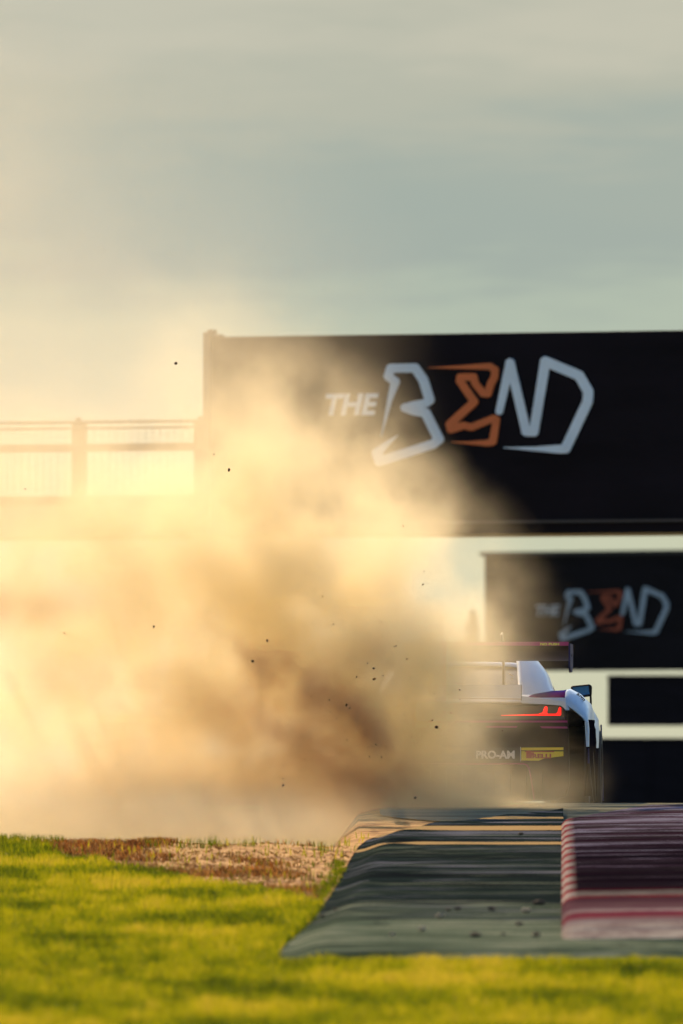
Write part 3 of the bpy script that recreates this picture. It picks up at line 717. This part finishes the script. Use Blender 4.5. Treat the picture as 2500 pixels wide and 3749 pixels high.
# diffuser
df = MB()
for i in range(-5, 6):
    df.box(i * .13 - .006, i * .13 + .006, -.12, .3, .07, .30)
df.box(-.72, .72, .05, .3, .24, .30)
df.build('diffuser', matte, car)
def curve_strip(pts, r, m, name, s):
    b = MB()
    for p, q in zip(pts, pts[1:]):
        a = L(*p, -.01); c = L(*q, -.01); b.tube((s * a.x, -.012, a.z), (s * c.x, -.012, c.z), r, 6)
    return b.build(name, m, car)
for s in (1, -1):
    curve_strip([(1690, 2797), (1850, 2796), (1915, 2796), (1928, 2800), (1936, 2812), (1944, 2850), (1950, 2890), (1955, 2925)], .0065, magenta, 'diffuser_trim', s)
# fender extras: vertical flange behind the wheel
for s in (1, -1):
    def fl(pts, y, m, name, th=.04):
        P = [L(px, py, y) for px, py in pts]
        return MB().poly([(s * p.x, y, p.z) for p in P], (0, th, 0)).build(name, m, car)
    fl([(2140, 2636), (2152, 2644), (2155, 2740), (2146, 2740)], .0, paint, 'fender_flange')
    fl([(2146, 2740), (2155, 2740), (2158, 2795), (2150, 2795)], .0, navy, 'fender_flange')
    fl([(2150, 2795), (2158, 2795), (2172, 2935), (2166, 2935)], .0, matte, 'fender_flange')
    fl([(2068, 2573), (2076, 2572), (2085, 2600), (2069, 2601), (2064, 2590)], -.002, paint, 'corner_tab', .02)
    # dark seam between fender and door, and side skirt blade
    sk = MB(); A = L(2157, 2600, 1.5); B_ = L(2176, 2940, 1.5)
    sk.poly([(s * (A.x - .0), 1.46, A.z), (s * (A.x + .012), 1.46, A.z), (s * (B_.x + .012), 1.5, .06), (s * (B_.x - .01), 1.5, .06)], (0, .05, 0)); sk.build('door_seam', matte, car)
    f2 = MB(); A = L(2180, 2612, 4.0); 
    f2.poly([(s * .972, 4.0, .70), (s * .984, 4.0, .70), (s * 1.000, 4.0, .06), (s * .988, 4.0, .06)], (0, .04, 0)); f2.build('front_edge_blade', navy, car)
    # dark inner wheel house wall
    MB().box(min(s * .66, s * .68), max(s * .66, s * .68), .10, 1.4, .1, .80).build('wheel_house', matte, car)
# wheels
def wheel(x, y, w, r):
    b = MB(); prof = [(-w / 2, r * .62), (-w / 2, r * .9), (-w / 2 + .03, r), (w / 2 - .03, r), (w / 2, r * .9), (w / 2, r * .62)]
    seg = 40; rws = []
    for i in range(seg + 1):
        a = 2 * math.pi * i / seg; rws.append([(x + p[0], y + p[1] * math.cos(a), .335 + p[1] * math.sin(a)) for p in prof])
    b.grid(rws); ty = b.build('wheel', rubber, car, smooth=False)
    rb = MB(); sg = 1 if x > 0 else -1; xo = x + sg * (w / 2 - .05)
    for i in range(10):
        a = 2 * math.pi * i / 10; rb.tube((xo, y, .335), (xo, y + r * .6 * math.cos(a), .335 + r * .6 * math.sin(a)), .016, 6)
    rb.tube((xo - .05, y, .335), (xo + .03 * sg, y, .335), .06, 14)
    rws = []
    for i in range(seg + 1):
        a = 2 * math.pi * i / seg; rws.append([(x + q, y + r * .61 * math.cos(a), .335 + r * .61 * math.sin(a)) for q in (-w / 2 + .004, w / 2 - .004)])
    rb.grid(rws); rb.build('rim', rim, ty)
for s in (1, -1):
    wheel(s * .845, .95, .31, .335); wheel(s * .85, 3.58, .30, .33)
# greenhouse: dark glass volume, white roof, rear side fins
gh = MB()
GS = [(.55, .45, .50, .90, .93), (1.2, .50, .64, .92, 1.10), (1.75, .50, .70, .90, 1.185), (2.2, .50, .72, .88, 1.19), (2.7, .48, .72, .86, 1.12), (3.3, .42, .66, .80, .84)]
rws = []
for y, xt, xb, zb_, zt__ in GS:
    half = [(0, y, zt__), (xt * .8, y, zt__ - .008), (xt, y, zt__ - .03), (xb, y, zb_)]
    rws.append([(-a, b_, c) for a, b_, c in reversed(half[1:])] + half)
gh.grid(rws); gh.build('windows', mat('dusty dark window', (.02, .02, .022), .5, spec=.15), car, smooth=True)
rf = MB(); rws = []
for y, xt, z in ((1.55, .50, 1.185), (1.75, .52, 1.20), (2.2, .52, 1.205), (2.55, .50, 1.17)):
    rws.append([(-xt - .03, y, z - .045), (-xt, y, z - .02), (-xt * .6, y, z), (0, y, z + .006), (xt * .6, y, z), (xt, y, z - .02), (xt + .03, y, z - .045)])
rf.grid(rws); o = rf.build('roof', paint, car, smooth=True); md = o.modifiers.new('s', 'SOLIDIFY'); md.thickness = .02
for s in (1, -1):
    fb = MB()
    # rear-facing fin surface, rows bottom to top, columns inner to outer
    rowsF = [
      [(1908, 2552, .26), (1925, 2553, .27), (1955, 2554, .28), (1990, 2553, .32), (2022, 2549, .42), (2040, 2549, .55)],
      [(1908, 2535, .34), (1925, 2535, .36), (1952, 2533, .38), (1985, 2530, .44), (2010, 2526, .55), (2020, 2524, .75)],
      [(1906, 2500, .50), (1922, 2500, .53), (1948, 2498, .56), (1978, 2496, .64), (2003, 2492, .80), (2011, 2490, 1.05)],
      [(1904, 2470, .68), (1919, 2470, .72), (1943, 2468, .76), (1969, 2466, .84), (1992, 2464, 1.0), (2002, 2462, 1.25)],
      [(1902, 2440, .86), (1916, 2440, .90), (1936, 2438, .95), (1956, 2437, 1.03), (1974, 2436, 1.18), (1982, 2435, 1.40)],
      [(1899, 2410, 1.06), (1913, 2410, 1.10), (1928, 2410, 1.16), (1943, 2410, 1.25), (1955, 2410, 1.38), (1962, 2410, 1.55)],
    ]
    g_ = []
    for r_ in rowsF:
        pr = [L(q[0], q[1], .26 + (q[2] - .26) * .5) for q in r_]; inner = [Vector((pr[0].x - .028, pr[0].y + .10, pr[0].z)), Vector((pr[0].x - .034, pr[0].y + .30, pr[0].z - .01))]
        allp = [inner[1], inner[0]] + pr + [Vector((pr[-1].x + .004, pr[-1].y + .35, pr[-1].z - .02))]
        g_.append([(s * p.x, p.y, p.z) for p in allp])
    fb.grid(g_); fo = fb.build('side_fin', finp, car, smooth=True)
    md = fo.modifiers.new('sub', 'SUBSURF'); md.levels = 1; md.render_levels = 2; md2 = fo.modifiers.new('s', 'SOLIDIFY'); md2.thickness = .012
    # panel gap
    a = L(1908, 2556, .0); b = L(1907, 2500, .42)
    MB().poly([(s * a.x - .003, -.034, a.z - .02), (s * a.x + .004, -.034, a.z - .02), (s * a.x + .004, -.034, a.z + .11), (s * a.x - .003, -.034, a.z + .11)], (0, .02, 0)).build('panel_gap', matte, car)
    # crest print on the purple fender panel
# flowing green crest on the purple panel (right and left), thin curls
def deck_z(x, y):
    p, _ = interp(y); x = abs(x)
    for a, b in zip(p, p[1:]):
        if a[0] <= x <= b[0]: return a[1] + (b[1] - a[1]) * (x - a[0]) / (b[0] - a[0])
    return p[0][1]
for s in (1, -1):
    cb = MB()
    for (cx_, cy_, rx, ry, a0, a1) in ((.70, .11, .09, .04, 0, 5.4), (.68, .13, .06, .028, 1, 6), (.74, .10, .05, .02, 2, 7.5), (.63, .15, .05, .03, .5, 4)):
        prev = None
        for i in range(15):
            a = a0 + (a1 - a0) * i / 14; x = cx_ + rx * math.cos(a); y = cy_ + ry * math.sin(a); p = Vector((s * x, y, deck_z(x, y) + .006))
            if prev is not None: cb.tube(prev, p, .0035, 5)
            prev = p
    cb.build('crest_print', greenp, car)
    # sponsor print on the fender shoulder
    p = Vector((s * .955, .03, .84))
# small letters on the right fender shoulder
t3 = text_mesh('lettering', 'arm', matte, car, .06, (0, 0, 0), Euler((0, 0, 0)), offset=.001, extrude=.002)
t3.location = (.915, .245, .925); t3.rotation_euler = Euler((R(38), R(38), R(-35)))
# wing
wb = MB(); prof = [(-.30, 1.318), (-.24, 1.320), (-.10, 1.300), (.06, 1.255), (.14, 1.222), (.15, 1.207), (.10, 1.198), (0, 1.206), (-.12, 1.235), (-.22, 1.275), (-.30, 1.312)]
wz = lambda x: -.012 * sm(.55, .9, abs(x)) * 0
XE = L(2083, 2350, -.2).x
rws = [[(x, a, b) for a, b in prof + [prof[0]]] for x in [-XE + 2 * XE * i / 20 for i in range(21)]]
wing = wb.grid(rws).build('rear_wing', matte, car, smooth=True)
g1 = L(1690, 2350, -.31).z; g0 = L(1690, 2364, -.31).z
gf = MB().box(-XE, XE, -.312, -.300, g0, g1).build('gurney_flap', magenta, wing)
MB().box(-XE, XE, .143, .152, 1.204, 1.213).build('leading_edge', mat('pale edge', (.35, .37, .42), .4), wing)
p = L(1977, 2362.2, -.315); text_mesh('lettering', 'NO PUSH', neon, gf if 0 else wing, .0255, (p.x, -.3145, p.z), FACE, offset=.0007, extrude=.001, sx=1.42, space=1.0)
for s in (1, -1):
    ep = MB().prism([(-.34, 1.335), (.20, 1.335), (.24, 1.28), (.22, 1.15), (.05, 1.105), (-.22, 1.10), (-.33, 1.14)], 0, s * XE, s * (XE + .016))
    eo = ep.build('endplate', navy, wing, bevel=.003)
    MB().tube((s * (XE + .014), -.1, 1.24), (s * (XE + .024), -.1, 1.24), .012, 8).build('bolt', rim, wing)
    px_ = L(1836, 2400, 0).x
    MB().prism([(.30, .88), (.52, .88), (.44, 1.15), (.30, 1.36), (.10, 1.43), (-.08, 1.41), (-.10, 1.33), (-.04, 1.32), (.06, 1.36), (.20, 1.30), (.30, 1.15)], 0, s * px_ - .008, s * px_ + .008).build('wing_pylon', matte, wing, bevel=.003)
    # ducktail support strake, warm carbon
    MB().poly([(s * px_ - .012, -.036, L(0, 2554, 0).z), (s * px_ + .012, -.036, L(0, 2554, 0).z), (s * px_ + .008, -.036, L(0, 2508, 0).z), (s * px_ - .008, -.036, L(0, 2508, 0).z)], (0, .01, 0)).build('strake', greyp, car)
    # pale reflective fairing under the wing tip
    MB().poly([(s * (XE - .02), .11, 1.214), (s * (XE - .10), .11, 1.216), (s * (XE - .24), -.02, 1.262), (s * (XE - .16), -.10, 1.292), (s * (XE - .08), -.06, 1.272)], (0, -.004, -.012)).build('tip_fairing', greyp, wing)
# mirrors
for s in (1, -1):
    y = 2.5
    pts_ = [L(px, py, y) for px, py in ((2088, 2516), (2094, 2511), (2155, 2505), (2163, 2508), (2166, 2515), (2165, 2545), (2160, 2549), (2132, 2553), (2118, 2542), (2090, 2524))]
    mo_ = MB().poly([(s * p.x, y, p.z) for p in pts_], (0, .09, 0)).build('wing_mirror', matte, car, bevel=.008)
    pts_ = [L(px, py, y) for px, py in ((2096, 2517), (2154, 2511), (2158, 2541), (2132, 2545), (2116, 2536), (2098, 2524))]
    MB().poly([(s * p.x, y - .004, p.z) for p in pts_], (0, .003, 0)).build('mirror_glass', bluedk, mo_)
    st = MB(); path = [(2161, 2546, 2.5), (2162, 2575, 2.5), (2160, 2592, 2.5), (2156, 2604, 2.5), (2150, 2625, 2.5)]
    for p, q in zip(path, path[1:]):
        a = L(*p); b = L(*q); st.tube((s * a.x, a.y + .04, a.z), (s * b.x, b.y + .04, b.z), .009, 8)
    st.build('mirror_arm', matte, mo_)
# rear window details: strut and wiper-like latch glimpsed in the dark engine bay window
q1, q2 = L(1862, 2466, .8), L(1880, 2476, .8)
MB().tube(q1, q2, .004, 6).build('latch_rod', mat('pale metal', (.6, .5, .3), .4, .5), car)
MB().box(L(1872, 0, .8).x, L(1877, 0, .8).x, .78, .80, L(0, 2488, .8).z, L(0, 2482, .8).z).build('latch', mat('pale latch', (.6, .5, .3), .4), car)
# aerial
a = L(2022, 2512, 1.6); b = L(2034, 2536, 1.6); MB().tube(a, b, .003, 5).build('aerial', matte, car)
# front lamps and splitter (far side)
for s in (1, -1):
    MB().poly([(s * .50, 4.47, .50), (s * .84, 4.30, .54), (s * .84, 4.32, .48), (s * .50, 4.50, .44)], (0, .03, 0)).build('headlight', glass, car)
MB().box(-.96, .96, 4.2, 4.72, .06, .085).build('front_splitter', matte, car)
MB().box(-.84, .84, 4.38, 4.50, .09, .42).build('front_grille', matte, car)

# ------------------------------------------------------------------ dust
def dust(name, lo, hi, res, blobs, col, gain, label, wscale=(.9, .9, .9), seed=0, warp=.5, cut=(.30, .75), aniso=.45, absorb=None, detail=6, floor=.03):
    ng = bpy.data.node_groups.new(name, 'GeometryNodeTree')
    ng.interface.new_socket('Geometry', in_out='OUTPUT', socket_type='NodeSocketGeometry')
    def n(t, **k):
        x = ng.nodes.new(t)
        for a, b in k.items(): setattr(x, a, b)
        return x
    lk = ng.links.new
    def M(op, a, b=None, c=None):
        x = n('ShaderNodeMath', operation=op)
        for i, v in enumerate((a, b, c)):
            if v is None: continue
            if hasattr(v, 'links'): lk(v, x.inputs[i])
            else: x.inputs[i].default_value = v
        return x.outputs[0]
    def VM(op, a, b=None, out=0):
        x = n('ShaderNodeVectorMath', operation=op)
        for i, v in enumerate((a, b)):
            if v is None: continue
            if hasattr(v, 'links'): lk(v, x.inputs[i])
            else: x.inputs[i].default_value = v
        return x.outputs[out]
    pos = n('GeometryNodeInputPosition').outputs[0]
    # turbulent warp in two octave bands
    def nzv(scale, det, off):
        x = n('ShaderNodeTexNoise'); x.inputs['Scale'].default_value = scale; x.inputs['Detail'].default_value = det; x.inputs['Roughness'].default_value = .6
        lk(VM('ADD', pos, (off, off * 2.0, seed * 3.1)), x.inputs['Vector']); return x
    w1 = nzv(.55, 5, 3.3 + seed).outputs['Color']
    wv = VM('SCALE', VM('SUBTRACT', w1, (.5, .5, .5)), None)
    wv.node.inputs['Scale'].default_value = warp * 3.0
    P = VM('ADD', pos, wv)
    total = None
    for (px, py, Y, rx, rz, ry, amp, rot) in blobs:
        c = ((px - 1250) / F * Y, Y, (2945 - py) / F * Y)
        d = VM('SUBTRACT', P, c)
        if rot:
            vr = n('ShaderNodeVectorRotate', rotation_type='Y_AXIS'); lk(d, vr.inputs['Vector']); vr.inputs['Angle'].default_value = R(-rot); d = vr.outputs[0]
        q = VM('MULTIPLY', d, (450 / rx, 1 / ry, 450 / rz))
        d2 = VM('DOT_PRODUCT', q, q, out=1)
        g = M('EXPONENT', M('MULTIPLY', M('POWER', d2, 1.08), -.92))
        A = amp / (1.77 * ry)
        total = M('MULTIPLY', g, A) if total is None else M('MULTIPLY_ADD', g, A, total)
    fn = nzv(1.0, detail, 9.1 + seed); fn.inputs['Scale'].default_value = wscale[0]
    fn2 = fn.outputs[0]
    mrn_ = n('ShaderNodeMapRange', interpolation_type='SMOOTHSTEP'); lk(fn2, mrn_.inputs[0])
    mrn_.inputs[1].default_value = cut[0]; mrn_.inputs[2].default_value = cut[1]; mrn_.inputs[3].default_value = floor; mrn_.inputs[4].default_value = 2.0
    dens = M('MULTIPLY', total, mrn_.outputs[0])
    dens = M('MAXIMUM', M('SUBTRACT', dens, .014), 0.0)
    # fade to nothing at the box faces
    sepn = n('ShaderNodeSeparateXYZ'); lk(pos, sepn.inputs[0])
    for ax_ in range(3):
        for sgn, lim in ((1, lo[ax_]), (-1, hi[ax_])):
            f_ = n('ShaderNodeMapRange', interpolation_type='SMOOTHSTEP'); lk(sepn.outputs[ax_], f_.inputs[0])
            f_.inputs[1].default_value = lim; f_.inputs[2].default_value = lim + sgn * (.5 if ax_ != 2 or sgn < 0 else .02)
            dens = M('MULTIPLY', dens, f_.outputs[0])
    dens = M('MULTIPLY', dens, gain)
    vc = n('GeometryNodeVolumeCube'); lk(dens, vc.inputs['Density'])
    vc.inputs['Min'].default_value = lo; vc.inputs['Max'].default_value = hi
    for i, a in enumerate('XYZ'): vc.inputs['Resolution ' + a].default_value = res[i]
    m = bpy.data.materials.new(name); m.use_nodes = True; m.node_tree.nodes.clear()
    pv = m.node_tree.nodes.new('ShaderNodeVolumePrincipled'); pv.inputs['Color'].default_value = (*col, 1); pv.inputs['Density'].default_value = 1.0
    pv.inputs['Anisotropy'].default_value = aniso
    if absorb: pv.inputs['Absorption Color'].default_value = (*absorb, 1)
    mo = m.node_tree.nodes.new('ShaderNodeOutputMaterial'); m.node_tree.links.new(pv.outputs[0], mo.inputs['Volume'])
    sm_ = n('GeometryNodeSetMaterial'); lk(vc.outputs[0], sm_.inputs[0]); sm_.inputs['Material'].default_value = m
    go = n('NodeGroupOutput'); lk(sm_.outputs[0], go.inputs[0])
    me = bpy.data.meshes.new(name); me.materials.append(m); o = bpy.data.objects.new(name, me); C.objects.link(o)
    md = o.modifiers.new('puffs', 'NODES'); md.node_group = ng
    return tag(o, label, 'dust', kind='stuff')

# px, py, distance, half-width px, half-height px, depth m, optical depth, tilt deg
BH = [
 (-300, 900, 119, 1200, 700, 2.0, .45, 15),
 (150, 1450, 119, 850, 380, 1.8, .42, 22),
]
dust('dust_haze', (-6.0, 114, -.3), (3.0, 124, 8.4), (110, 50, 110), BH, (1.0, .90, .70), .65, 'thin warm haze of dust rising high on the left', seed=8, warp=.6, cut=(.1, .8), wscale=(.5,) * 3, aniso=.3, detail=3, floor=.5)
BL = [
 (250, 1840, 118.5, 700, 260, 1.6, 1.5, 10),
 (600, 1970, 118.5, 600, 200, 1.4, 1.8, 5),
 (900, 1740, 118, 260, 200, 1.0, 1.9, 40),
 (740, 1430, 118.6, 250, 180, 1.0, .4, 45),
 (980, 1330, 118.6, 420, 190, 1.0, .30, 35),
 (1200, 1620, 118.3, 360, 150, .9, .42, 42),
 (1400, 1780, 118, 420, 170, .9, .40, 42),
 (1590, 1980, 118, 340, 160, .9, .22, 42),
 (1130, 2050, 118, 330, 230, 1.1, 3.2, 25),
 (500, 2250, 118.3, 720, 300, 1.4, 3.2, 0),
 (1190, 2330, 118, 320, 260, 1.0, 2.8, 20),
 (1470, 2250, 117.4, 190, 190, .8, .9, 30),
 (1720, 2300, 118.2, 170, 170, .7, .16, 30),
 (400, 2650, 118, 720, 300, 1.3, 2.8, 0),
 (1040, 2650, 117.8, 430, 300, 1.1, 3.2, 0),
 (1370, 2640, 117.4, 200, 280, .8, 2.8, 15),
 (1530, 2600, 117.0, 180, 280, .6, 2.8, 10),
 (1580, 2420, 117.2, 200, 160, .6, 1.3, 20),
 (1430, 2460, 117.0, 170, 150, .6, 3.4, 15),
 (1690, 2580, 117.2, 120, 240, .6, .55, 15),
 (1000, 2880, 117.4, 650, 130, 1.2, 2.0, 0),
]
BG = [
 (900, 2940, 117.0, 800, 100, 1.2, 2.6, 0),
 (100, 2990, 112.0, 900, 100, 2.6, 1.8, 0),
 (1000, 3040, 110.5, 330, 65, 1.8, 1.1, 0),
 (1480, 2930, 117.2, 280, 75, .9, 2.6, 8),
 (1620, 2905, 117.6, 170, 70, .6, 1.1, 30),
 (1790, 2958, 117.4, 340, 25, .6, 2.4, 5),
]
dust('ground_dust', (-5.0, 107, -.75), (2.2, 120, 1.0), (200, 110, 70), BG, (1.0, .86, .56), .7, 'low tan dust skirting the ground beside the kerb', seed=3, warp=.07, cut=(.33, .62), wscale=(2.2,) * 3, aniso=.25)
dust('dust_cloud', (-5.2, 114.5, -.5), (2.6, 122.5, 5.2), (290, 110, 215), BL, (1.0, .91, .665), .56, 'huge pale tan dust cloud billowing behind the car', seed=1, aniso=.42, warp=.26, cut=(.37, .63), wscale=(1.75,) * 3, detail=11, floor=.03)
BD = [
 (1180, 2560, 116.4, 240, 70, .35, 1.8, 36),
 (1300, 2650, 116.4, 190, 48, .3, 2.4, 42),
 (1080, 2690, 116.4, 280, 120, .4, 1.0, 25),
 (1300, 2790, 116.4, 240, 70, .35, 1.2, 30),
 (1360, 2880, 116.5, 220, 50, .4, .9, 15),
 (950, 2430, 116.4, 200, 32, .4, .5, 45),
 (1320, 2400, 116.4, 130, 90, .4, .5, 0),
 (30, 2230, 116.6, 260, 90, .6, .5, 0),
]
dust('soil_spray', (-3.5, 115.0, -.2), (2.2, 118.2, 2.6), (190, 60, 110), BD, (.80, .55, .32), .9, 'darker brown soil spray within the dust cloud', seed=5, warp=.26, cut=(.43, .60), wscale=(2.0,) * 3, aniso=.2, detail=7)
